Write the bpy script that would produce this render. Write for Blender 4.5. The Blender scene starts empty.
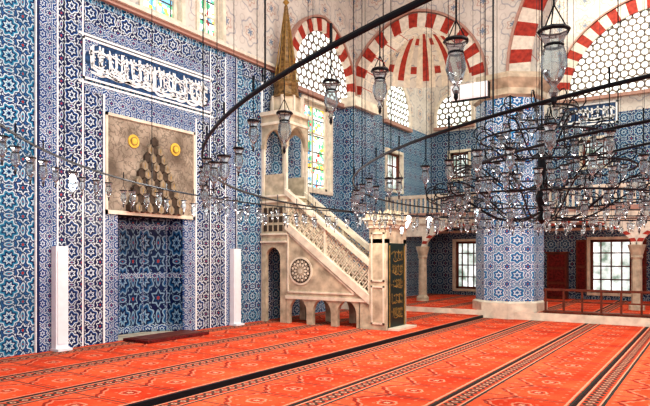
import bpy, math, random
from mathutils import Vector
sc=bpy.context.scene
try:
    sc.view_settings.view_transform='Standard'
    sc.view_settings.look='Medium High Contrast'
except Exception: pass
pi=math.pi
# ---------------------------------------------------------------- node helpers
class V:
    def __init__(s,t,k): s.t=t; s.k=k
    def _m(s,op,o=None,c=None,r=False):
        return s.t.math(op,o,s,c) if r else s.t.math(op,s,o,c)
    def __add__(s,o): return s._m('ADD',o)
    __radd__=__add__
    def __sub__(s,o): return s._m('SUBTRACT',o)
    def __rsub__(s,o): return s._m('SUBTRACT',o,r=True)
    def __mul__(s,o): return s._m('MULTIPLY',o)
    __rmul__=__mul__
    def __truediv__(s,o): return s._m('DIVIDE',o)
    def lt(s,o): return s._m('LESS_THAN',o)
    def gt(s,o): return s._m('GREATER_THAN',o)
    def fr(s): return s._m('FRACT')
    def ab(s): return s._m('ABSOLUTE')
    def sin(s): return s._m('SINE')
    def cos(s): return s._m('COSINE')
    def mx(s,o): return s._m('MAXIMUM',o)
    def mn(s,o): return s._m('MINIMUM',o)
    def sq(s): return s._m('SQRT')
class NT:
    def __init__(s,name,rough=.5,metal=0.0):
        s.m=bpy.data.materials.new(name); s.m.use_nodes=True
        s.n=s.m.node_tree.nodes; s.l=s.m.node_tree.links; s.b=s.n['Principled BSDF']
        s.b.inputs['Roughness'].default_value=rough; s.b.inputs['Metallic'].default_value=metal
        s.b.inputs['Specular IOR Level'].default_value=.3
    def math(s,op,a,b=None,c=None):
        n=s.n.new('ShaderNodeMath'); n.operation=op
        for i,v in enumerate((a,b,c)):
            if v is None: continue
            if isinstance(v,(int,float)): n.inputs[i].default_value=v
            else: s.l.new(v.k,n.inputs[i])
        return V(s,n.outputs[0])
    def uv(s,warp=0.0,ws=6.0):
        t=s.n.new('ShaderNodeTexCoord'); x=s.n.new('ShaderNodeSeparateXYZ'); s.l.new(t.outputs['UV'],x.inputs[0])
        u=V(s,x.outputs[0]); v=V(s,x.outputs[1])
        if warp:
            n=s.noise(ws,2,col=True); y=s.n.new('ShaderNodeSeparateXYZ'); s.l.new(n,y.inputs[0])
            u=u+(V(s,y.outputs[0])-.5)*warp; v=v+(V(s,y.outputs[1])-.5)*warp
        return u,v
    def noise(s,scale,detail=2,col=False):
        t=s.n.new('ShaderNodeTexCoord'); n=s.n.new('ShaderNodeTexNoise'); n.inputs['Scale'].default_value=scale
        n.inputs['Detail'].default_value=detail; s.l.new(t.outputs['UV'],n.inputs['Vector'])
        return n.outputs['Color'] if col else V(s,n.outputs[0])
    def mix(s,f,a,b):
        n=s.n.new('ShaderNodeMix'); n.data_type='RGBA'
        if isinstance(f,(int,float)): n.inputs[0].default_value=f
        else: s.l.new(f.k,n.inputs[0])
        for i,c in ((6,a),(7,b)):
            if isinstance(c,tuple): n.inputs[i].default_value=(*c,1)
            else: s.l.new(c,n.inputs[i])
        return n.outputs[2]
    def col(s,c):
        if isinstance(c,tuple): s.b.inputs['Base Color'].default_value=(*c,1)
        else: s.l.new(c,s.b.inputs['Base Color'])
    def emit(s,c,st):
        if isinstance(c,tuple): s.b.inputs['Emission Color'].default_value=(*c,1)
        else: s.l.new(c,s.b.inputs['Emission Color'])
        if isinstance(st,(int,float)): s.b.inputs['Emission Strength'].default_value=st
        else: s.l.new(st.k,s.b.inputs['Emission Strength'])
def plain(name,c,rough=.5,metal=0.0,var=.15,ns=8,em=None):
    t=NT(name,rough,metal)
    n=t.noise(ns,4); n=(n-.5)*2.2+.5; n=n.mx(0.0).mn(1.0); d=tuple(x*(1-var*2) for x in c)
    t.col(t.mix(n,d,tuple(min(1,x*(1+var)) for x in c)))
    if em: t.emit(em[0],em[1])
    return t.m
def tile(name,size,bg,white,mid,dark,acc=(.45,.05,.03),petals=8,dens=1.0,asp=1.0,warp=.035):
    t=NT(name,.28); t.b.inputs['Specular IOR Level'].default_value=.22
    u,v=t.uv(warp,7)
    u=u/size; v=v/(size*asp)
    def cell(ou,ov):
        a=(u+ou).fr()-.5; b=(v+ov).fr()-.5
        r=(a*a+b*b).sq(); th=t.math('ARCTAN2',b,a); return a,b,r,th
    a,b,r,th=cell(0,0); a2,b2,r2,th2=cell(.5,.5)
    st=((((u*2*pi).sin()*.25+v*2).fr()-.5).ab()); st2=((((v*2*pi).cos()*.25+u*2).fr()-.5).ab())
    c=t.mix(st.lt(.12*dens),bg,dark); c=t.mix(st2.lt(.12*dens),c,dark)
    c=t.mix(st.lt(.065*dens),c,white); c=t.mix(st2.lt(.06*dens),c,white)
    a5=(u*4+v*2).fr()-.5; b5=(v*4-u*2).fr()-.5; l5=(a5*a5*3+b5*b5).sq(); c=t.mix(l5.lt(.30),c,dark); c=t.mix(l5.lt(.21),c,white)
    lo=r+(th*petals).cos()*.04
    c=t.mix(lo.lt(.39),c,dark); c=t.mix(lo.lt(.355),c,white); c=t.mix(lo.lt(.305),c,mid)
    c=t.mix(lo.lt(.24),c,dark); pet=r+((th*petals*.5).cos()).ab()*.09
    c=t.mix(pet.lt(.22),c,white); c=t.mix(pet.lt(.15),c,mid); c=t.mix(r.lt(.055),c,dark)
    l2=r2+((th2*3).cos()).ab()*.09
    c=t.mix(l2.lt(.31),c,dark); c=t.mix(l2.lt(.27),c,white); c=t.mix(l2.lt(.21),c,dark); c=t.mix(l2.lt(.13),c,mid)
    c=t.mix(r2.lt(.05),c,acc)
    for q in ((.5,0,9,1.6),(0,.5,1.6,9)):
        a3,b3,r3,th3=cell(q[0],q[1]); l3=(a3*a3*q[2]+b3*b3*q[3]).sq()
        c=t.mix(l3.lt(.29),c,dark); c=t.mix(l3.lt(.24),c,white); c=t.mix(l3.lt(.155),c,mid); c=t.mix(l3.lt(.06),c,acc)
    g=(a2.ab().lt(.010)).mx(b2.ab().lt(.010)); c=t.mix(g*.5,c,(.02,.04,.08))
    n=t.noise(1.5,3); c=t.mix(((n-.4)*1.4).mx(0.0).mn(.35),c,tuple(x*.5 for x in mid))
    t.col(c); return t.m
W=(.70,.79,.82)
T_A=tile('iznik_tile_blue',.50,(.018,.10,.27),(.56,.68,.74),(.02,.22,.38),(.002,.013,.09),dens=1.1)
T_B=tile('iznik_tile_navy_band',.42,(.004,.012,.075),W,(.015,.075,.25),(.002,.006,.045),dens=1.0,petals=6)
T_C=tile('iznik_tile_light_lattice',.27,(.08,.19,.35),W,(.015,.09,.31),(.004,.02,.13),petals=6)
T_D=tile('iznik_tile_vase',.56,(.003,.011,.07),(.28,.42,.54),(.012,.10,.24),(.002,.008,.05),dens=.8,asp=1.5,acc=(.5,.06,.03),warp=.02)
T_P=tile('iznik_tile_pier',.50,(.34,.51,.64),(.80,.87,.89),(.05,.28,.52),(.01,.075,.29),petals=6)
T_S=tile('iznik_tile_gallery',.5,(.012,.06,.18),(.48,.59,.64),(.02,.14,.28),(.003,.018,.09))
PL=plain('plaster_cream',(.62,.59,.55),.8,var=.08,ns=2)
t=NT('plaster_painted',.8); u,v=t.uv(.12,3); a=(u/.9).fr()-.5; b=(v/.9).fr()-.5; r=(a*a+b*b).sq(); th=t.math('ARCTAN2',b,a)
lo=r+(th*6).cos()*.04
c=t.mix(((t.noise(1.5,4)-.3)*2).mx(0.0).mn(1.0),(.72,.69,.63),(.50,.47,.43)); c=t.mix((lo-.36).ab().lt(.02)*.5,c,(.15,.2,.30)); c=t.mix(lo.lt(.2)*.5,c,(.38,.16,.11)); c=t.mix(lo.lt(.15),c,(.64,.6,.54)); c=t.mix(lo.lt(.08)*.8,c,(.08,.16,.28))
a2=(u/.3).fr()-.5; b2=(v/.3).fr()-.5; c=t.mix(((a2*a2+b2*b2).sq()-.3).ab().lt(.05)*.2,c,(.2,.16,.16)); t.col(c); PP=t.m
MARB=plain('marble_beige',(.58,.50,.37),.38,var=.25,ns=4)
MARBL=plain('marble_white',(.78,.71,.58),.35,var=.15,ns=4)
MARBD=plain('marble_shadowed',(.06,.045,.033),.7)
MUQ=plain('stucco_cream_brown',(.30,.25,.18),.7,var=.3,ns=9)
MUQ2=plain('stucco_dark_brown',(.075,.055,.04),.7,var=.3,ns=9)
PINK=plain('stone_pink',(.44,.27,.22),.6,var=.1)
REDS=plain('stone_red',(.40,.045,.028),.6,var=.25)
CREAM=plain('stone_cream',(.74,.68,.58),.6,var=.12)
IRON=plain('iron_black',(.008,.012,.018),.5,.2)
GOLD=plain('gilt',(.86,.58,.10),.35,.2)
GOLDD=plain('gilt_dull',(.44,.29,.09),.45,.3,var=.3)
LEAD=plain('gilded_wood_brown',(.22,.13,.05),.5,.2,var=.4,ns=12)
WHITE=plain('white_enamel',(.84,.85,.90),.5,var=.03)
CALW=plain('glaze_white',(.88,.92,.93),.3,var=.03)
NAVY=plain('glaze_navy',(.008,.02,.09),.3,var=.3)
CALB=plain('glaze_cobalt',(.03,.08,.19),.3,var=.4,ns=14)
GREEN=plain('door_green_black',(.008,.022,.018),.4)
WOOD=plain('wood_brown',(.15,.035,.018),.45,var=.3,ns=6)
BULB=plain('bulb_lit',(1,1,1),em=((1,.98,.94),14))
RUG=plain('rug_dark_red',(.15,.016,.016),.9,var=.4,ns=14)
t=NT('veined_marble_panel',.35); n=t.noise(1.6,6); n2=t.noise(7,5)
c=t.mix(((n-.3)*2).mx(0.0).mn(1.0),(.13,.10,.075),(.58,.50,.40)); c=t.mix((n2-.5).ab().lt(.03)*.6,c,(.10,.08,.06)); t.col(c); VEIN=t.m
# glass
m=bpy.data.materials.new('lamp_glass'); m.use_nodes=True; N=m.node_tree.nodes; L=m.node_tree.links
N.remove(N['Principled BSDF']); tr=N.new('ShaderNodeBsdfTransparent'); gl=N.new('ShaderNodeBsdfGlossy'); gl.inputs['Roughness'].default_value=.08
df=N.new('ShaderNodeBsdfDiffuse'); df.inputs[0].default_value=(.72,.80,.83,1); fz=N.new('ShaderNodeFresnel'); fz.inputs[0].default_value=1.5
tr.inputs[0].default_value=(.78,.85,.88,1)
m1=N.new('ShaderNodeMixShader'); m1.inputs[0].default_value=.17; L.new(tr.outputs[0],m1.inputs[1]); L.new(df.outputs[0],m1.inputs[2])
m2=N.new('ShaderNodeMixShader'); L.new(fz.outputs[0],m2.inputs[0]); L.new(m1.outputs[0],m2.inputs[1]); L.new(gl.outputs[0],m2.inputs[2])
L.new(m2.outputs[0],N['Material Output'].inputs[0]); GLASS=m
# pierced plaster window
t=NT('pierced_plaster_window',.7); u,v=t.uv(); S=.26
def hx(ou,ov):
    a=((u/S)+ou).fr()-.5; b=((v/(S*1.732))+ov).fr()-.5; b=b*1.732; return (a*a+b*b).sq()
rr=hx(0,0).mn(hx(.5,.5)); mk=rr.lt(.38); c=t.mix(mk,(.13,.11,.10),(.8,.9,.88)); c=t.mix((rr-.44).ab().lt(.03),c,(.42,.38,.33)); t.col(c); nn=t.noise(1.4,3); sky=t.mix(((nn-.3)*2.8).mx(0.0).mn(1.0),(.55,.72,.60),(1,1,.98)); t.emit(sky,mk*1.35); GRILLE=t.m
# stained
t=NT('stained_glass',.3); u,v=t.uv(); vo=t.n.new('ShaderNodeTexVoronoi'); tc=t.n.new('ShaderNodeTexCoord'); t.l.new(tc.outputs['UV'],vo.inputs['Vector']); vo.inputs['Scale'].default_value=9
sx=t.n.new('ShaderNodeSeparateXYZ'); t.l.new(vo.outputs['Color'],sx.inputs[0]); q=V(t,sx.outputs[0]); q2=V(t,sx.outputs[1])
c=t.mix(q.lt(.30),(.88,.97,.92),(.18,.45,.7)); c=t.mix(q.lt(.10),c,(.7,.05,.04)); c=t.mix(q2.lt(.2),c,(.10,.48,.25)); c=t.mix(q2.gt(.90),c,(.95,.65,.1))
a=((u/.4).fr()-.5).ab(); b=((v/.5).fr()-.5).ab(); c=t.mix(a.gt(.45).mx(b.gt(.46)),c,(.05,.05,.05))
t.col(c); t.emit(c,1.0); STAIN=t.m
t=NT('daylight_pane',.2); n=t.noise(2.2,5); n=((n-.35)*3).mx(0.0).mn(1.0); c=t.mix(n,(.14,.2,.16),(.95,1,1)); t.col(c); t.emit(c,1.35); PANE=t.m
# carpet
t=NT('prayer_carpet',.95); u,v=t.uv(.012,9)
ROW=1.42; p=((u+1.45)/ROW).fr(); q=(v/.78).fr(); qa=(q-.5).ab()
nz=((t.noise(1.1,5)-.35)*3).mx(0.0).mn(1.0); base=t.mix(nz,(.50,.042,.014),(.82,.115,.042)); TEAL=(.022,.042,.038); LITE=(.66,.32,.21)
hgt=.30+qa*.45+((qa*28).sin())*.012
c=t.mix((p-hgt).ab().lt(.02)*.75,base,(.16,.02,.016)); c=t.mix((p-hgt-.04).ab().lt(.012)*.6,c,LITE)
c=t.mix((p-(hgt-.02)).lt(0.0)*p.gt(.2)*.3,c,(.88,.20,.09))
c=t.mix((qa-.41).ab().lt(.015)*p.gt(.5)*p.lt(.9)*.8,c,(.18,.02,.016))
th=t.math('ARCTAN2',p-.64,q-.5)
rr=((p-.64)*(p-.64)*3.4+qa*qa).sq()+(th*8).cos()*.012; c=t.mix((rr-.15).ab().lt(.018)*.8,c,LITE); c=t.mix(rr.lt(.10)*.7,c,(.22,.03,.02)); c=t.mix(rr.lt(.05),c,LITE)
sm=((u/.19).fr()-.5); sn=((v/.195).fr()-.5); ss=(sm*sm+sn*sn).sq(); c=t.mix(ss.lt(.13)*.4,c,LITE)
c=t.mix(qa.gt(.480)*.85,c,TEAL)
c=t.mix(p.lt(.21),c,(.54,.07,.03))
fu=(v/.15).fr()-.5; fp=(p-.12)*7.5; fl=(fu*fu+fp*fp).sq(); c=t.mix(fl.lt(.46),c,TEAL); c=t.mix(fl.lt(.23),c,LITE); c=t.mix(fl.lt(.1),c,TEAL)
c=t.mix((p-.205).ab().lt(.009),c,LITE); c=t.mix((p-.225).ab().lt(.014),c,TEAL)
c=t.mix((p-.045).ab().lt(.009),c,LITE); c=t.mix(p.lt(.034),c,(.014,.018,.018)); c=t.mix((p-.955).ab().lt(.010),c,LITE); c=t.mix(p.gt(.976),c,TEAL)
fi=t.noise(38,3); c=t.mix((fi.gt(.56))*.30,c,(.30,.024,.012)); t.col(c); CARPET=t.m
t.b.inputs['Specular IOR Level'].default_value=.1
# ---------------------------------------------------------------- mesh builder
class MB:
    def __init__(s): s.v=[];s.f=[];s.mi=[];s.sm=[];s.mats=[]
    def face(s,pts,m,smooth=False):
        if m not in s.mats: s.mats.append(m)
        n=len(s.v); s.v+= [tuple(p) for p in pts]; s.f.append(list(range(n,n+len(pts)))); s.mi.append(s.mats.index(m)); s.sm.append(smooth)
    def box(s,x0,x1,y0,y1,z0,z1,m):
        P=[(x,y,z) for z in (z0,z1) for y in (y0,y1) for x in (x0,x1)]
        for q in ((0,1,3,2),(4,5,7,6),(0,1,5,4),(2,3,7,6),(0,2,6,4),(1,3,7,5)): s.face([P[i] for i in q],m)
    def mbox(s,mp,a0,a1,z0,z1,d0,d1,m):
        p=mp(a0,z0,d0); q=mp(a1,z1,d1)
        s.box(min(p[0],q[0]),max(p[0],q[0]),min(p[1],q[1]),max(p[1],q[1]),z0,z1,m)
    def prism(s,poly,mp,d0,d1,m,ms=None):
        s.face([mp(a,z,d1) for a,z in poly],m); s.face([mp(a,z,d0) for a,z in poly],m)
        for i in range(len(poly)):
            a=poly[i]; b=poly[(i+1)%len(poly)]
            s.face([mp(*a,d0),mp(*b,d0),mp(*b,d1),mp(*a,d1)],ms or m)
    def tube(s,p0,p1,r,m,seg=5,r1=None):
        p0=Vector(p0);p1=Vector(p1); d=(p1-p0); 
        if d.length<1e-6: return
        d.normalize(); x=d.orthogonal().normalized(); y=d.cross(x); r1=r if r1 is None else r1
        A=[p0+(x*math.cos(i*2*pi/seg)+y*math.sin(i*2*pi/seg))*r for i in range(seg)]
        B=[p1+(x*math.cos(i*2*pi/seg)+y*math.sin(i*2*pi/seg))*r1 for i in range(seg)]
        for i in range(seg):
            j=(i+1)%seg; s.face([A[i],A[j],B[j],B[i]],m,True)
    def path(s,pts,r,m,seg=5):
        for i in range(len(pts)-1): s.tube(pts[i],pts[i+1],r,m,seg)
    def ring(s,c,R,rx,rz,m,n=120,seg=8):
        for i in range(n):
            for k in range(seg):
                def P(i,k):
                    a=i*2*pi/n; b=k*2*pi/seg; q=R+rx*math.cos(b); return (c[0]+q*math.cos(a),c[1]+q*math.sin(a),c[2]+rz*math.sin(b))
                s.face([P(i,k),P(i+1,k),P(i+1,k+1),P(i,k+1)],m,True)
    def lathe(s,c,prof,m,seg=12,ph=0,smooth=True,cap=False):
        for j in range(len(prof)-1):
            (r0,z0),(r1,z1)=prof[j],prof[j+1]
            for i in range(seg):
                a=ph+i*2*pi/seg; b=ph+(i+1)*2*pi/seg
                pts=[(c[0]+r0*math.cos(a),c[1]+r0*math.sin(a),c[2]+z0),(c[0]+r0*math.cos(b),c[1]+r0*math.sin(b),c[2]+z0),(c[0]+r1*math.cos(b),c[1]+r1*math.sin(b),c[2]+z1),(c[0]+r1*math.cos(a),c[1]+r1*math.sin(a),c[2]+z1)]
                if r0<1e-5: pts=pts[1:]
                elif r1<1e-5: pts=pts[:3]
                s.face(pts,m,smooth)
        if cap:
            for r,z in (prof[0],prof[-1]):
                if r>1e-4: s.face([(c[0]+r*math.cos(ph+i*2*pi/seg),c[1]+r*math.sin(ph+i*2*pi/seg),c[2]+z) for i in range(seg)],m)
    def done(s,name,parent=None):
        me=bpy.data.meshes.new(name); me.from_pydata(s.v,[],s.f)
        for m in s.mats: me.materials.append(m)
        me.polygons.foreach_set('material_index',s.mi); me.polygons.foreach_set('use_smooth',s.sm)
        uvl=me.uv_layers.new(name='UVMap')
        for p in me.polygons:
            n=p.normal; ax=max(range(3),key=lambda i:abs(n[i])+(0.001 if i==2 else 0))
            for li in p.loop_indices:
                c=me.vertices[me.loops[li].vertex_index].co
                uvl.data[li].uv=(c.y,c.z) if ax==0 else ((c.x,c.z) if ax==1 else (c.x,c.y))
        me.update(); o=bpy.data.objects.new(name,me); sc.collection.objects.link(o)
        if parent: o.parent=parent
        return o
XW=-10.19; YS=24.0
QW=lambda a,z,d:(XW+d,a,z)
SW=lambda a,z,d:(a,YS-d,z)
def plane_y(y0): return lambda a,z,d:(a,y0-d,z)
def arch(xc,r,zs,n=24,e=.12,k=1.0):
    P=[]; R=r*(1+e); am=math.acos(e/(1+e))
    for i in range(n//2+1):
        a=pi-(i/(n//2))*am
        P.append((xc+e*r+R*math.cos(a),zs+k*R*math.sin(a)))
    P+= [(2*xc-x,z) for x,z in reversed(P[:-1])]
    return P
def voussoirs(mb,mp,xc,r,th,zs,n,d0,d1,e=.12,k=1.0,ma=REDS,mb2=CREAM):
    A=arch(xc,r,zs,n*2,e,k); B=arch(xc,r+th,zs,n*2,e*r/(r+th),k)
    for i in range(n):
        p=[A[2*i],A[2*i+1],A[2*i+2],B[2*i+2],B[2*i+1],B[2*i]]
        mb.prism(p,mp,d0,d1,ma if i%2 else mb2)
def hoop(mb,mp,xc,r,th,zs,d0,d1,m,e=.12,k=1.0,n=36):
    A=arch(xc,r,zs,n,e,k); B=arch(xc,r+th,zs,n,e*r/(r+th),k)
    for i in range(len(A)-1): mb.prism([A[i],A[i+1],B[i+1],B[i]],mp,d0,d1,m)
def spandrel(mb,mp,xc,r,zs,ztop,a0,a1,d0,d1,m,e=.12,k=1.0):
    P=arch(xc,r,zs,24,e,k); P=[(a0,zs),]+P+[(a1,zs)]
    for i in range(len(P)-1):
        (xa,za),(xb,zb)=P[i],P[i+1]
        if abs(xa-xb)<1e-6: continue
        for d in (d0,d1): mb.face([mp(xa,za,d),mp(xb,zb,d),mp(xb,ztop,d),mp(xa,ztop,d)],m)
        mb.face([mp(xa,za,d0),mp(xb,zb,d0),mp(xb,zb,d1),mp(xa,za,d1)],m)
def wall(mb,mp,a0,a1,z0,z1,holes,m,th=.5,zmats=None):
    A=sorted(set([a0,a1]+[h[0] for h in holes]+[h[1] for h in holes])); Z=sorted(set([z0,z1]+[h[2] for h in holes]+[h[3] for h in holes]+([q[0] for q in zmats] if zmats else [])))
    for i in range(len(A)-1):
        for j in range(len(Z)-1):
            ca=(A[i]+A[i+1])/2; cz=(Z[j]+Z[j+1])/2
            if any(h[0]<ca<h[1] and h[2]<cz<h[3] for h in holes): continue
            mm=m
            if zmats:
                for zz,q in zmats:
                    if cz>zz: mm=q
            for d in (0,-th): mb.face([mp(A[i],Z[j],d),mp(A[i+1],Z[j],d),mp(A[i+1],Z[j+1],d),mp(A[i],Z[j+1],d)],mm)
    for h in holes:
        for p,q in (((h[0],h[2]),(h[0],h[3])),((h[1],h[2]),(h[1],h[3])),((h[0],h[2]),(h[1],h[2])),((h[0],h[3]),(h[1],h[3]))):
            mb.face([mp(*p,0),mp(*q,0),mp(*q,-th),mp(*p,-th)],CREAM)
def window(name,mp,a0,a1,z0,z1,pm,nx,nz,fm=WOOD,fr=.07,dep=-.2):
    w=MB(); w.mbox(mp,a0,a1,z0,z1,dep-.03,dep,pm)
    for (p,q,r,s_) in ((a0,a0+fr,z0,z1),(a1-fr,a1,z0,z1),(a0,a1,z0,z0+fr),(a0,a1,z1-fr,z1)): w.mbox(mp,p,q,r,s_,dep,dep+.08,fm)
    for i in range(1,nx): x=a0+(a1-a0)*i/nx; w.mbox(mp,x-.022,x+.022,z0,z1,dep,dep+.04,fm)
    for i in range(1,nz): x=z0+(z1-z0)*i/nz; w.mbox(mp,a0,a1,x-.022,x+.022,dep,dep+.04,fm)
    for (p,q,r,s_) in ((a0-.1,a0,z0-.1,z1+.1),(a1,a1+.1,z0-.1,z1+.1),(a0,a1,z0-.1,z0),(a0,a1,z1,z1+.1)): w.mbox(mp,p,q,r,s_,.0,.05,MARBL)
    return w.done(name)
def callig(mb,mp,a0,a1,z0,z1,d,seed,m=CALW,lw=.03):
    R=random.Random(seed); H=z1-z0
    def stroke(pts,w):
        for i in range(len(pts)-1):
            (x0,y0),(x1,y1)=pts[i],pts[i+1]; dx,dy=x1-x0,y1-y0; l=math.hypot(dx,dy) or 1e-6; nx,ny=-dy/l,dx/l
            w0=w*(.35+.9*math.sin(pi*(i+.3)/len(pts))); w1=w*(.35+.9*math.sin(pi*min(1,(i+1.3)/len(pts))))
            c=lambda x,y:(min(max(x,a0),a1),min(max(y,z0),z1))
            q=[c(x0+nx*w0,y0+ny*w0),c(x1+nx*w1,y1+ny*w1),c(x1-nx*w1,y1-ny*w1),c(x0-nx*w0,y0-ny*w0)]
            mb.prism(q,mp,d,d+.006,m)
    x=a0+H*.1
    while x<a1-H*.1:
        k=R.random()
        if k<.65: s_=R.uniform(-.12,.06)*H; stroke([(x,z0+.25*H),(x+s_*.3,z0+.5*H),(x+s_*.6,z0+.75*H),(x+s_,z0+R.uniform(.85,.97)*H)],lw)
        b=R.uniform(.14,.36)*H; zb=z0+R.uniform(.2,.5)*H
        if R.random()<.85: stroke([(x+b+b*math.cos(t),zb+b*.6*math.sin(t)) for t in [pi-.2+i*pi/8 for i in range(9)]],lw)
        if R.random()<.5:
            zc=z0+R.uniform(.4,.75)*H; rr=H*.06; stroke([(x+rr*math.cos(t),zc+rr*math.sin(t)) for t in [i*pi/4 for i in range(8)]],lw*.8)
        if R.random()<.5: stroke([(x,z0+.72*H),(x+H*.3,z0+.82*H),(x+H*.5,z0+.74*H),(x+H*.75,z0+.6*H)],lw*.7)
        if R.random()<.3: stroke([(x-H*.1,z0+.15*H),(x+H*.3,z0+.10*H),(x+H*.7,z0+.2*H)],lw*.8)
        for _ in range(2):
            px=x+R.uniform(0,.3)*H; pz=z0+R.uniform(.08,.92)*H; e=lw*.8; 
            if z0+e<pz<z1-e: mb.prism([(px-e,pz),(px,pz+e),(px+e,pz),(px,pz-e)],mp,d,d+.006,m)
        x+=R.uniform(.2,.32)*H

# ---------------------------------------------------------------- floor
f=MB(); f.box(XW,9,-4,YS,-.2,0,CARPET); f.done('floor')
f=MB(); f.box(XW,-5.74,-4,17.3,0.002,.07,CARPET); f.box(-5.74,-5.69,-4,17.3,.002,.072,IRON); f.done('carpet_platform')
f=MB(); f.box(XW,9,17.36,YS,.002,.2,CARPET); f.box(XW,9,17.3,17.36,.002,.22,MARBL); f.done('gallery_platform')
# ---------------------------------------------------------------- qibla wall
MC=8.9
holes=[(8.0,9.8,.075,2.66),(8.62,9.72,7.1,9.2),(10.28,11.08,7.1,9.2),(6.6,7.6,7.1,9.2),(14.55,16.05,3.8,6.45),(19.9,21.2,4.3,5.7),(19.9,21.2,.5,2.4)]
w=MB(); wall(w,QW,-4,YS+.5,-.2,12.5,holes,T_A,.5,[(0,T_A),(6.9,PP)])
def band(a0,a1,z0,z1,m,d=.02): w.mbox(QW,a0,a1,z0,z1,-.01,d,m)
for s_ in (-1,1):
    def B(r0,r1,z0,z1,m,d): band(MC+s_*r0 if s_>0 else MC-r1, MC+r1 if s_>0 else MC-r0, z0,z1,m,d)
    B(1.24,1.28,.075,5.0,CALW,.05); B(1.28,1.70,.075,5.0,T_B,.03); B(1.70,1.72,.075,6.7,NAVY,.045); B(1.72,1.75,.075,6.7,CALW,.045); B(1.75,2.25,.075,6.3,T_B,.035); B(2.25,2.28,.075,6.7,CALW,.05)
    B(.92,1.24,.075,2.66,T_C,.025); B(2.28,2.62,.075,6.8,T_C,.04); B(2.62,2.67,.075,6.8,NAVY,.045); B(2.67,2.69,.075,6.8,CALW,.045)
band(MC-2.25,MC+2.25,6.3,6.7,T_B,.035); band(MC-1.72,MC+1.72,4.98,5.12,T_C,.04)
band(MC-1.24,MC+1.24,4.66,4.98,T_C,.03)
band(MC-1.83,MC+1.83,5.12,5.16,CALW,.05); band(MC-1.83,MC+1.83,6.04,6.08,CALW,.05); band(MC-1.83,MC+1.83,6.1,6.3,T_C,.04)
for aa in (5.0,12.6): band(aa,aa+.05,.075,6.8,CALW,.03)
band(4.55,5.0,.075,6.8,T_B,.03); band(12.65,12.95,.075,6.8,T_B,.06); band(-4,5.95,6.45,6.8,T_B,.03); band(11.85,12.95,6.45,6.8,T_B,.03)
w.done('wall_qibla')
w=MB(); w.mbox(QW,-4,13.4,6.84,6.92,.0,.10,PINK); w.mbox(QW,-4,13.4,6.92,7.0,.0,.16,CREAM); w.done('trim_1')
w=MB(); w.mbox(QW,MC-1.75,MC+1.75,5.2,6.0,.04,.055,CALB)
for (p,q,r,s_) in ((-1.75,-1.71,5.2,6.0),(1.71,1.75,5.2,6.0),(-1.75,1.75,5.2,5.24),(-1.75,1.75,5.96,6.0)): w.mbox(QW,MC+p,MC+q,r,s_,.055,.07,CALW)
for sx_ in (-1,1):
    for sz in (-1,1):
        cx_=MC+sx_*1.71; cz_=5.6+sz*.36; w.prism([(cx_,cz_),(cx_-sx_*.34,cz_),(cx_-sx_*.26,cz_-sz*.07),(cx_-sx_*.14,cz_-sz*.10),(cx_-sx_*.09,cz_-sz*.2),(cx_,cz_-sz*.3)],QW,.055,.066,T_C)
callig(w,QW,MC-1.62,MC+1.62,5.26,5.94,.057,3,lw=.024); callig(w,QW,MC-1.58,MC+1.6,5.28,5.92,.064,11,lw=.018); callig(w,QW,MC-1.6,MC+1.6,5.28,5.92,.071,17,lw=.013); w.done('calligraphy_panel')
# mihrab
w=MB(); dp=.7
cs=[(8.0,0),(8.12,-.42),(8.58,-dp),(9.22,-dp),(9.68,-.42),(9.8,0)]
for i in range(5):
    (a0,d0),(a1,d1)=cs[i],cs[i+1]; w.face([QW(a0,.075,d0),QW(a1,.075,d1),QW(a1,2.66,d1),QW(a0,2.66,d0)],T_D)
    w.tube(QW(a1,.1,d1),QW(a1,2.6,d1),.022,T_C,8)
    for zz in (.12,1.3,2.4): w.face([QW(a0,zz,d0+.01),QW(a1,zz,d1+.01),QW(a1,zz+.12,d1+.01),QW(a0,zz+.12,d0+.01)],T_C)
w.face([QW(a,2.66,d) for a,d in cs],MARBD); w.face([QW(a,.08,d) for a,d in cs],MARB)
w.mbox(QW,MC-1.22,MC+1.18,2.70,4.62,-.0,.05,VEIN)
for (p,q,r,s_) in ((-1.24,-1.19,2.64,4.66),(1.15,1.20,2.64,4.66),(-1.24,1.20,4.60,4.66),(-1.24,1.2,2.64,2.72)): w.mbox(QW,MC+p,MC+q,r,s_,.04,.08,MARBL)
nt=9
for k in range(nt):
    hw=.74*(1-(k/nt)**1.25); z0=2.74+k*.18; n=max(1,int(round(hw/.075)))
    for i in range(n):
        a0=MC-hw+2*hw*i/n; a1=MC-hw+2*hw*(i+1)/n; am=(a0+a1)/2
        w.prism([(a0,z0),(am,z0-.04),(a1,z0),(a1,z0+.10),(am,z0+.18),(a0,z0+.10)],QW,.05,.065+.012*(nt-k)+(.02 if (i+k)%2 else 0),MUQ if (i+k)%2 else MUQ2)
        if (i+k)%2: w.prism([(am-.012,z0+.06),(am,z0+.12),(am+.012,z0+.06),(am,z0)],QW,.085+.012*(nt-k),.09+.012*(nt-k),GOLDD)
for a in (MC-.55,MC+.6):
    w.prism([(a+.14*math.cos(i*pi/12),4.18+.14*math.sin(i*pi/12)) for i in range(24)],QW,.05,.07,GOLD)
    w.prism([(a+.09*math.cos(i*pi/8),4.18+.09*math.sin(i*pi/8)) for i in range(16)],QW,.07,.085,GOLDD)
    w.prism([(a+.065*math.cos(i*pi/8),4.18+.065*math.sin(i*pi/8)) for i in range(16)],QW,.085,.095,GOLD)
w.done('mihrab')
w=MB(); w.box(XW+.1,-9.35,8.05,9.75,.076,.13,RUG); w.box(XW+.2,-9.45,8.15,9.65,.13,.14,WOOD); w.done('imam_rug')
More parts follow.
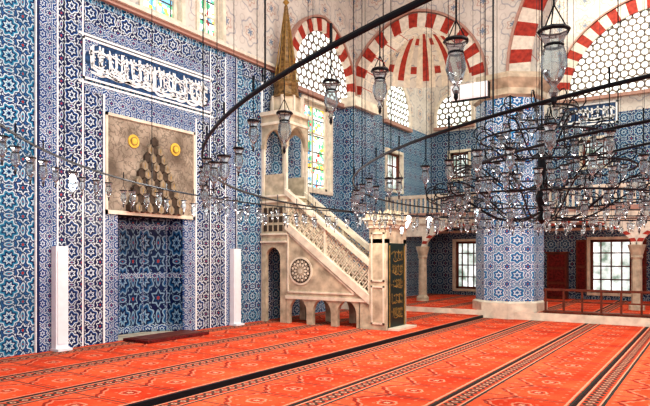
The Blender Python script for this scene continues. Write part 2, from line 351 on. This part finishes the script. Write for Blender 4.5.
for i,(a,b) in enumerate(((6.50,6.75),(11.3,11.56))):
    w=MB(); w.box(XW+.06,XW+.2,a,b,.12,1.98,WHITE); w.box(XW+.2,XW+.215,a+.03,b-.03,.2,1.9,WHITE); w.box(XW+.06,XW+.3,a-.02,b+.02,.076,.12,WHITE); w.done('column_loudspeaker')
for n,(a0,a1) in enumerate(((8.62,9.72),(10.28,11.08),(6.6,7.6))): window('window_%d'%(n+1),QW,a0,a1,7.1,9.2,STAIN,2,4,MARBL,.08)
window('window_4',QW,14.55,16.05,3.8,6.45,STAIN,2,3,MARBL,.10)
window('window_5',QW,19.9,21.2,4.3,5.7,PANE,3,3,WOOD)
window('window_6',QW,19.9,21.2,.5,2.4,PANE,3,4,WOOD)
def lunette(name,mp,xc,r,zs,th,n,base=.25,k=1.0,stripe=True):
    w=MB(); P=arch(xc,r,zs,24,.12,k); P=[(xc-r,zs-base)]+P+[(xc+r,zs-base)]
    w.prism(P,mp,.005,.03,GRILLE)
    if stripe: voussoirs(w,mp,xc,r,th,zs,n,.0,.14,k=k); hoop(w,mp,xc,r+th,.06,zs,0,.18,PINK,k=k)
    else: voussoirs(w,mp,xc,r,th,zs,n,.0,.10,k=k,ma=CREAM)
    w.mbox(mp,xc-r-th,xc-r,zs-base,zs,.0,.14,CREAM); w.mbox(mp,xc+r,xc+r+th,zs-base,zs,.0,.14,CREAM)
    w.mbox(mp,xc-r-th,xc+r+th,zs-base-.12,zs-base,.0,.16,PINK)
    return w.done(name)
lunette('window_7',QW,15.5,1.55,6.95,.36,21)
lunette('window_8',QW,20.75,1.0,7.3,.14,13,.5,1.0,False)
lunette('window_9',SW,-9.1,.75,7.7,.12,11,.5,1.0,False)
lunette('window_10',SW,-1.85,2.75,7.75,.5,31,.1,.9)
# ---------------------------------------------------------------- south wall
holes=[(-9.08,-8.1,.45,2.4),(-6.7,-5.7,.45,2.4),(-3.88,-2.49,.45,2.4),(-.9,.5,.45,2.4),(-4.15,-3.2,5.1,6.1),(-9.3,-8.5,5.0,6.1),(-1.6,-.65,5.1,6.1)]
w=MB(); wall(w,SW,XW-.5,9,-.2,12.5,holes,T_S,.5,[(0,T_S),(7.0,PP)]); w.mbox(SW,XW,9,2.75,2.85,0,.06,MARBL); w.done('wall_south')
for n,h in enumerate(holes): window('window_%d'%(11+n),SW,*h,PANE,4,4,WOOD,.09)
w=MB(); w.mbox(SW,-4.9,-2.95,6.62,7.42,.0,.03,CALB)
for (p,q,r,s_) in ((-4.9,-4.84,6.62,7.42),(-3.01,-2.95,6.62,7.42),(-4.9,-2.95,6.62,6.68),(-4.9,-2.95,7.36,7.42)): w.mbox(SW,p,q,r,s_,.03,.05,CALW)
callig(w,SW,-4.8,-3.05,6.72,7.32,.035,8,lw=.03); w.done('calligraphy_panel')
for i,(a,b) in enumerate(((-4.35,-3.98),(-2.39,-2.02))):
    w=MB(); w.mbox(SW,a,b,.45,2.4,.06,.10,WOOD)
    for z0,z1 in ((.52,1.35),(1.45,2.33)): w.mbox(SW,a+.06,b-.06,z0,z1,.10,.115,RUG)
    w.done('window_shutter')
w=MB(); w.box(-5.3,-4.6,23.5,23.9,.202,1.9,WOOD)
for z in (.3,.85,1.4): w.box(-5.24,-4.66,23.48,23.5,z,z+.45,RUG)
w.box(-5.35,-4.55,23.46,23.92,1.9,1.96,WOOD); w.done('wooden_cupboard')
# ---------------------------------------------------------------- gallery
w=MB(); w.box(XW,9,19.9,YS,2.95,3.2,MARBL); w.box(XW,9,19.84,19.96,3.2,3.32,PINK)
G=plane_y(20.0)
cols=[-12.25,-8.8,-5.38,-1.95,1.48,4.9,8.33]
for i in range(len(cols)-1):
    c0,c1=cols[i],cols[i+1]; xc=(c0+c1)/2; r=(c1-c0)/2-.14
    if i==0: continue
    spandrel(w,G,xc,r,2.12,2.95,c0,c1,-.15,.0,CREAM,.12,.42); voussoirs(w,G,xc,r,.16,2.12,21,.0,.03,k=.42)
w.box(XW,-8.8,19.99,20.15,2.5,2.95,CREAM)
x=XW
while x<8.5:
    w.box(x,x+.07,19.86,19.94,3.32,3.85,MARBL); x+=.17
w.box(XW,9,19.83,19.97,3.85,3.97,MARBL)
w.done('gallery_balcony')
for c in cols[1:-1]:
    w=MB(); w.lathe((c,20.05,.2),[(.22,0),(.22,.12),(.15,.2),(.14,1.5),(.17,1.56),(.16,1.62),(.25,1.92),(.25,1.94)],MARB,14,cap=True); w.done('marble_column')
# ---------------------------------------------------------------- piers
def pier(name,cx,cy,R):
    w=MB(); ph=pi/8-math.radians(8)
    w.lathe((cx,cy,.2),[(R+.1,-.2),(R+.1,.25),(R,.3)],MARBL,8,ph,False)
    w.lathe((cx,cy,0),[(R,.5),(R,6.35)],T_P,8,ph,False)
    w.lathe((cx,cy,0),[(R,6.35),(R+.1,6.42),(R+.1,6.6),(R+.3,6.85),(R+.3,7.0)],MARB,8,ph,False,True)
    for z in (2.6,4.6): w.lathe((cx,cy,0),[(R+.01,z),(R+.02,z+.02),(R+.02,z+.10),(R+.01,z+.12)],T_B,8,ph,False)
    return w.done(name)
pier('tiled_pier',-5.2,18.25,.98); pier('tiled_pier',4.9,18.25,.98)
w=MB(); w.box(XW,-9.75,16.75,18.1,.22,6.6,T_A); w.box(XW,-9.6,16.65,18.2,6.6,6.9,MARBL); w.box(XW,-9.7,16.7,18.15,.08,.3,MARBL); w.done('wall_pier')
A=plane_y(17.75); w=MB()
spandrel(w,A,-8.1,1.95,6.95,12.45,XW,-5.6,-.7,0,PP); voussoirs(w,A,-8.1,1.95,.42,6.95,23,-.7,.06); hoop(w,A,-8.1,2.37,.07,6.95,0,.12,PINK)
spandrel(w,A,-.1,4.35,7.0,12.45,-5.6,5.0,-.7,0,PP,e=.05); voussoirs(w,A,-.1,4.35,.6,7.0,39,-.7,.08,e=.05); hoop(w,A,-.1,4.95,.08,7.0,0,.14,PINK,e=.05)
w.done('striped_arcade')
w=MB(); cx,cy,cz=-8.1,18.45,6.95
n=28
for i in range(n):
    a0=i*pi/n;a1=(i+1)*pi/n
    for j in range(10):
        b0=j*pi/20;b1=(j+1)*pi/20; R=2.05
        def P(a,b): return (cx+R*math.cos(a)*math.cos(b),cy+R*1.1*math.sin(a)*math.cos(b),cz+1.0+R*.75*math.sin(b))
        w.face([P(a0,b0),P(a1,b0),P(a1,b1),P(a0,b1)],REDS if (i%4==1 and j>0) or (j in(2,6) and i%2) else (CREAM if i%4 in(0,2) else PP),False)
w.done('semi_dome')
w=MB(); w.box(XW-.5,9,-4,YS+.5,12.5,12.8,PL); w.done('ceiling')
# ---------------------------------------------------------------- minbar
w=MB(); Y0,Y1=12.55,13.55; zb=.07
S=plane_y(Y0); F=plane_y(Y1)
for mp,din in ((S,-.12),(F,.12)):
    xc,r=-9.75,.24
    d0,d1=(din,0) if din<0 else (0,din)
    w.mbox(mp,-10.13,xc-r,zb,1.75,d0,d1,MARB); w.mbox(mp,xc+r,-9.33,zb,1.75,d0,d1,MARB)
    spandrel(w,mp,xc,r,1.75,3.35,-10.13,-9.33,d0,d1,MARB,.2)
    x0,x1=-9.33,-6.85; nn=3; ww=(x1-x0-.3)/nn
    for i in range(nn):
        c=x0+ww*(i+.5)+.02
        spandrel(w,mp,c,ww/2-.09,.38,.72,c-ww/2,c+ww/2,d0,d1,MARB,.3)
        w.mbox(mp,c-ww/2,c-ww/2+.09,zb,.38,d0,d1,MARB); w.mbox(mp,c+ww/2-.09,c+ww/2,zb,.38,d0,d1,MARB)
    w.mbox(mp,x1-.3,x1,zb,.72,d0,d1,MARB)
    w.mbox(mp,x0,x1,.70,.78,min(d0,-.02) if din<0 else d0,max(d1,.03),MARBL)
    w.prism([(x0,.78),(x0,2.62),(x0+.12,2.62),(-7.0,.78)],mp,d0,d1,MARB)
    DR=1.85
    def para(za,zc,dd0,dd1,m): w.prism([(x0,za),(x0,zc),(x1,zc-DR),(x1,za-DR)],mp,dd0,dd1,m)
    para(2.50,2.72,d0,d1+.05,MARBL); para(3.40,3.54,d0,d1+.06,MARBL)
    sl=-DR/(x1-x0)
    nx=17; cw=(x1-x0)/nx
    for i in range(nx):
        for j in range(5):
            ax=x0+cw*(i+.5*(j%2)+.25); az=2.72+.68*(j+.5)/5+sl*(ax-x0)
            for q in range(6):
                t0=q*pi/3;t1=(q+1)*pi/3; ro=.088;ri=.056
                pp=[(ax+ro*math.cos(t0),az+ro*math.sin(t0)),(ax+ro*math.cos(t1),az+ro*math.sin(t1)),(ax+ri*math.cos(t1),az+ri*math.sin(t1)),(ax+ri*math.cos(t0),az+ri*math.sin(t0))]
                w.prism(pp,mp,(d0+d1)/2-.02,(d0+d1)/2+.02,MARBL)
    for i in (0,nx//2,nx):
        ax=min(x0+cw*i,x1-.06); az=2.6+sl*(ax-x0); w.mbox(mp,ax,ax+.06,az,az+.93,d0,d1,MARBL)
RC=(-8.85,1.42)
w.prism([(RC[0]+.36*math.cos(i*pi/16),RC[1]+.36*math.sin(i*pi/16)) for i in range(32)],S,0,.02,MARBL)
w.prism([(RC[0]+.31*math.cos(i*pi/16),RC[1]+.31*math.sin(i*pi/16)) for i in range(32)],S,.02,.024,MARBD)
for k in range(24):
    a=k*pi/12; rk=.24 if k%2 else .16; c=(RC[0]+rk*math.cos(a),RC[1]+rk*math.sin(a)); w.prism([(c[0]+.036*math.cos(q*pi/3),c[1]+.036*math.sin(q*pi/3)) for q in range(6)],S,.024,.034,MARBL)
for k in range(12):
    a=k*pi/6; w.prism([(RC[0]+.04*math.cos(a-1),RC[1]+.04*math.sin(a-1)),(RC[0]+.31*math.cos(a),RC[1]+.31*math.sin(a)),(RC[0]+.04*math.cos(a+1),RC[1]+.04*math.sin(a+1))],S,.024,.03,MARB)
w.prism([(RC[0]+.07*math.cos(i*pi/4),RC[1]+.07*math.sin(i*pi/4)) for i in range(8)],S,.024,.04,MARBL)
for pts in ([(-9.25,.88),(-9.25,2.4)],[(-9.25,.88),(-7.25,.88)],[(-9.25,2.4),(-7.25,.88)]):
    (xa,za),(xb,zb2)=pts; l=math.hypot(xb-xa,zb2-za); nx_,nz_=-(zb2-za)/l*.02,(xb-xa)/l*.02
    w.prism([(xa+nx_,za+nz_),(xb+nx_,zb2+nz_),(xb-nx_,zb2-nz_),(xa-nx_,za-nz_)],S,0,.025,MARBL)
for z in (2.15,2.35,3.2,3.35): w.box(-10.14,-9.28,Y0-.05,Y1+.05,z,z+.05,MARBL)
w.box(-10.13,-9.33,Y0+.02,Y1-.02,3.28,3.4,MARB)
for i in range(4):
    for j in range(3): w.mbox(S,-10.05+i*.17,-10.05+i*.17+.11,2.45+j*.23,2.45+j*.23+.16,0,.012,MARBD)
ns=10
for i in range(ns):
    x=x0+(x1-x0)*i/ns; w.box(x,x+(x1-x0)/ns,Y0+.12,Y1-.12,2.5-.215*(i+1),2.7-.215*(i),MARB)
for xx in (-10.13,-9.39):
    for yy in (Y0+.02,Y1-.08): 
        w.box(xx,xx+.07,yy,yy+.07,3.4,4.75,MARBL); w.box(xx-.01,xx+.09,yy-.02,yy+.09,4.65,4.75,MARB)
for mp,d0,d1 in ((S,-.09,-.02),(F,.02,.09)): 
    spandrel(w,mp,-9.73,.30,4.75,5.25,-10.13,-9.32,d0,d1,MARB,.3); w.mbox(mp,-10.12,-9.34,3.4,3.95,d0+.02,d1-.02,MARB)
for X in (-10.10,-9.34):
    mp=lambda a,z,d,X=X:(X+d,a,z); spandrel(w,mp,(Y0+Y1)/2,.38,4.75,5.25,Y0+.02,Y1-.02,-.03,.035,MARB,.3)
w.box(-10.13,-9.28,Y0-.04,Y1+.04,5.25,5.32,MARBL); w.box(-10.13,-9.32,Y0,Y1,5.32,5.5,MARB); w.box(-10.13,-9.24,Y0-.07,Y1+.07,5.5,5.6,MARBL)
cc=(-9.69,(Y0+Y1)/2,0)
w.lathe(cc,[(.40,5.6),(.40,5.95),(.43,6.0)],MARB,8,pi/8,False,True)
w.lathe(cc,[(.43,6.0),(.36,6.08),(.32,6.3),(.34,6.36),(.34,6.42),(.27,6.5),(.25,6.8),(.27,6.84),(.19,7.0),(.15,7.5),(.10,8.0),(.05,8.5),(.0,8.6)],LEAD,12,0,True)
for k in range(12):
    a=k*pi/6; w.tube((cc[0]+.33*math.cos(a),cc[1]+.33*math.sin(a),6.40),(cc[0]+.04*math.cos(a),cc[1]+.04*math.sin(a),8.5),.012,GOLDD,4,.005)
w.lathe((cc[0],cc[1],8.5),[(.03,0),(.03,.05),(.09,.12),(.03,.2),(.06,.27),(.02,.33),(.045,.4),(0,.55)],GOLDD,10)
for k in range(8):
    a=pi/8+k*pi/4; w.box(cc[0]+.40*math.cos(a)-.03,cc[0]+.40*math.cos(a)+.03,cc[1]+.40*math.sin(a)-.03,cc[1]+.40*math.sin(a)+.03,5.6,6.04,MARBL)
# portal
w.box(-6.85,-6.4,Y0-.04,Y0+.13,zb,2.2,MARB); w.box(-6.85,-6.4,Y1-.13,Y1+.04,zb,2.2,MARB); w.box(-6.85,-6.4,Y0-.04,Y1+.04,2.1,2.5,MARB)
w.box(-6.9,-6.35,Y0-.09,Y1+.09,2.46,2.54,MARBL); w.box(-6.93,-6.3,Y0-.13,Y1+.13,2.54,2.64,MARB); w.box(-6.96,-6.27,Y0-.16,Y1+.16,2.64,2.70,MARBL)
for i in range(7):
    y=Y0-.1+i*.175; w.prism([(y,2.70),(y+.15,2.70),(y+.15,2.76),(y+.075,2.88),(y,2.76)],lambda a,z,d:(-6.4+d,a,z),0,.06,MARB)
for i in range(4):
    x=-6.9+i*.15; w.prism([(x,2.70),(x+.13,2.70),(x+.13,2.76),(x+.065,2.86),(x,2.76)],plane_y(Y0-.08),0,.05,MARB)
for z0,z1 in ((.2,1.1),(1.2,2.35)):
    for (p,q,r,s_) in ((-6.8,-6.76,z0,z1),(-6.49,-6.45,z0,z1),(-6.8,-6.45,z0,z0+.04),(-6.8,-6.45,z1-.04,z1)): w.mbox(S,p,q,r,s_,.04,.06,MARBL)
w.box(-6.46,-6.39,Y0+.04,Y1-.04,zb+.02,2.1,GREEN)
pm=lambda a,z,d:(-6.39+d,a,z)
for k in range(5): callig(w,pm,Y0+.2,Y1-.2,.3+k*.34,.6+k*.34,.0,20+k,m=GOLDD,lw=.006)
w.mbox(pm,Y0+.09,Y0+.115,zb+.06,2.05,0,.015,GOLDD); w.mbox(pm,Y1-.115,Y1-.09,zb+.06,2.05,0,.015,GOLDD)
w.box(-6.38,-6.1,Y0,Y1,zb,.12,MARBL)
w.done('minbar')
w=MB(); 
for x in [-4.0+i*.48 for i in range(7)]:
    w.box(x-.025,x+.025,17.57,17.63,.202,.85,WOOD)
w.box(-4.05,-1.07,17.56,17.64,.83,.89,WOOD); w.box(-4.05,-1.07,17.58,17.62,.52,.56,WOOD); w.box(-4.05,-1.07,17.5,17.9,.22,.27,WOOD); w.done('wooden_railing')
w=MB(); w.box(-6.45,-5.35,16.70,16.90,6.28,6.73,IRON); w.box(-6.44,-5.36,16.66,16.70,6.29,6.72,WHITE)
w.box(-6.40,-5.40,16.65,16.66,6.33,6.68,CALW)
for xx in (-6.3,-5.5): w.tube((xx,16.8,6.73),(xx,16.8,12.45),.006,IRON,4)
w.done('hanging_loudspeaker')
# ---------------------------------------------------------------- chandeliers
CX,CY=1.9,8.85
LP=[(0,-.135),(.008,-.13),(.012,-.118),(.006,-.108),(.020,-.09),(.030,-.06),(.026,-.03),(.020,-.012),(.030,.012),(.034,.02)]
R=random.Random(5)
def lamp(w,x,y,z,dr,sc_=1.0,seg=9,lit=False):
    w.tube((x,y,z),(x,y,z-dr+.075*sc_),.0028,IRON,3)
    for k in range(3):
        a=k*2*pi/3; w.tube((x,y,z-dr+.08*sc_),(x+.032*sc_*math.cos(a),y+.032*sc_*math.sin(a),z-dr+.015*sc_),.002,IRON,3)
    w.lathe((x,y,z-dr),[(r*sc_,h*sc_) for r,h in LP],GLASS,seg)
    w.lathe((x,y,z-dr+.014*sc_),[(.034*sc_,0),(.0375*sc_,.006),(.034*sc_,.012)],IRON,seg)
    w.lathe((x,y,z-dr-.018*sc_),[(.0215*sc_,0),(.0235*sc_,.004),(.0215*sc_,.008)],IRON,seg)
    w.lathe((x,y,z-dr-.135*sc_),[(0,-.02*sc_),(.007*sc_,-.008*sc_),(.005*sc_,.014*sc_)],IRON,5)
    if lit: w.lathe((x,y,z-dr-.02*sc_),[(0,-.045),(.026,-.03),(.034,0),(.024,.028),(0,.042)],BULB,10)
def ringch(Rr,z,n,drop,rods,zt=12.45,thick=.012,lits=(),s0=1.0):
    w=MB(); w.ring((CX,CY,z),Rr,thick*.7,thick,IRON,160,8)
    for i in range(n):
        a=2*pi*(i+.5*R.random())/n; w_dr=drop+R.uniform(-.05,.06); lamp(w,CX+Rr*math.cos(a),CY+Rr*math.sin(a),z,w_dr,s0*R.uniform(.8,1.1),lit=i in lits)
        if i%2: w.tube((CX+Rr*math.cos(a),CY+Rr*math.sin(a),z),(CX+Rr*math.cos(a),CY+Rr*math.sin(a),z+.09),.006,IRON,4)
    for i in range(rods):
        a=2*pi*(i+.37)/rods; x,y=CX+Rr*math.cos(a),CY+Rr*math.sin(a); w.tube((x,y,z),(x,y,zt),.0045,IRON,4)
    w.done('ring_chandelier')
ringch(9.0,2.76,170,.13,24,lits=(101,72),s0=1.4)
ringch(7.55,2.62,140,.2,26,lits=(63,),thick=.014,s0=1.05)
ringch(6.1,2.63,130,.2,26,lits=(64,),s0=1.05)
ringch(5.0,2.67,100,.2,20,lits=(49,),s0=1.1)
ringch(3.9,2.75,70,.2,14,s0=1.15)
def cluster(px,py,z0):
    w=MB(); w.tube((px,py,z0+.3),(px,py,12.45),.010,IRON,6)
    w.lathe((px,py,z0),[(0,-.15),(.05,-.1),(.025,0),(.07,.15),(.025,.3),(.05,.5),(.025,.7),(.0,.9)],IRON,10)
    for (rr,dz,n) in ((1.2,.12,24),(.95,.45,20),(.66,.8,14),(.38,1.1,8)):
        w.ring((px,py,z0+dz),rr,.010,.011,IRON,40,6)
        for i in range(n):
            a=2*pi*i/n; ca,sa=math.cos(a),math.sin(a)
            if i%2==0:
                pts=[]
                for q in range(11):
                    u=q/10; r_=rr*u; pts.append((px+r_*ca,py+r_*sa,z0+dz-.12-.14*math.sin(u*pi*1.6)+.12*u))
                w.path(pts,.009,IRON,4)
                sp=[(px+(rr*.55+.09*(1-q/14)*math.cos(q*.6))*ca,py+(rr*.55+.09*(1-q/14)*math.cos(q*.6))*sa,z0+dz-.05+.09*(1-q/14)*math.sin(q*.6)) for q in range(13)]
                w.path(sp,.0065,IRON,4)
            cp=[(px+(rr+.08*math.sin(q*pi/5))*ca,py+(rr+.08*math.sin(q*pi/5))*sa,z0+dz+.08*(1-math.cos(q*pi/5))) for q in range(7)]
            w.path(cp,.007,IRON,4)
            lamp(w,px+(rr+.05)*ca,py+(rr+.05)*sa,z0+dz,.16+R.uniform(-.04,.05),1.2,8,lit=(rr==1.2 and i==13))
            lamp(w,px+(rr-.12)*ca,py+(rr-.12)*sa,z0+dz+.1,.12,1.0,7)
    w.done('tiered_chandelier')
cluster(-1.62,6.95,2.3)
# ---------------------------------------------------------------- lights
wd=bpy.data.worlds.new('world'); sc.world=wd; wd.use_nodes=True; wd.node_tree.nodes['Background'].inputs[0].default_value=(1,.98,.95,1); wd.node_tree.nodes['Background'].inputs[1].default_value=.9
def area(n,loc,rot,sx,sy,p,col=(1,1,1)):
    l=bpy.data.lights.new(n,'AREA'); l.shape='RECTANGLE'; l.size=sx; l.size_y=sy; l.energy=p; l.color=col; o=bpy.data.objects.new(n,l); o.location=loc; o.rotation_euler=rot; sc.collection.objects.link(o)
area('dome_light',(-1,8,12.2),(0,0,0),6,6,1900,(1,.96,.90))
area('gallery_light',(-3,21.8,12.0),(0,0,0),10,3,550,(1,.92,.80))
area('under_gallery_light',(-4,22,2.9),(0,0,0),10,2,60,(1,.85,.65))
def pt(n,loc,p,col=(1,.88,.70)):
    l=bpy.data.lights.new(n,'POINT'); l.energy=p; l.color=col; l.shadow_soft_size=.1; o=bpy.data.objects.new(n,l); o.location=loc; sc.collection.objects.link(o)
pt('chandelier_light',(-6.2,6.5,3.0),110,(1,.97,.93)); pt('chandelier_light',(-2,13,3.2),110); pt('chandelier_light',(-5.8,11,3.2),150); pt('vault_light',(-8.1,18.6,7.4),70); pt('minbar_light',(-7.5,11.6,3.6),50)  # the one by the minbar is a bare point light without a fixture
cam=bpy.data.cameras.new('camera'); cam.sensor_width=36; cam.lens=603/650*36; cam.shift_y=53/650; cam.clip_end=200; cam.clip_start=.05
o=bpy.data.objects.new('camera',cam); o.location=(0,0,1.8); o.rotation_euler=(pi/2,0,math.radians(32.9)); sc.collection.objects.link(o); sc.camera=o
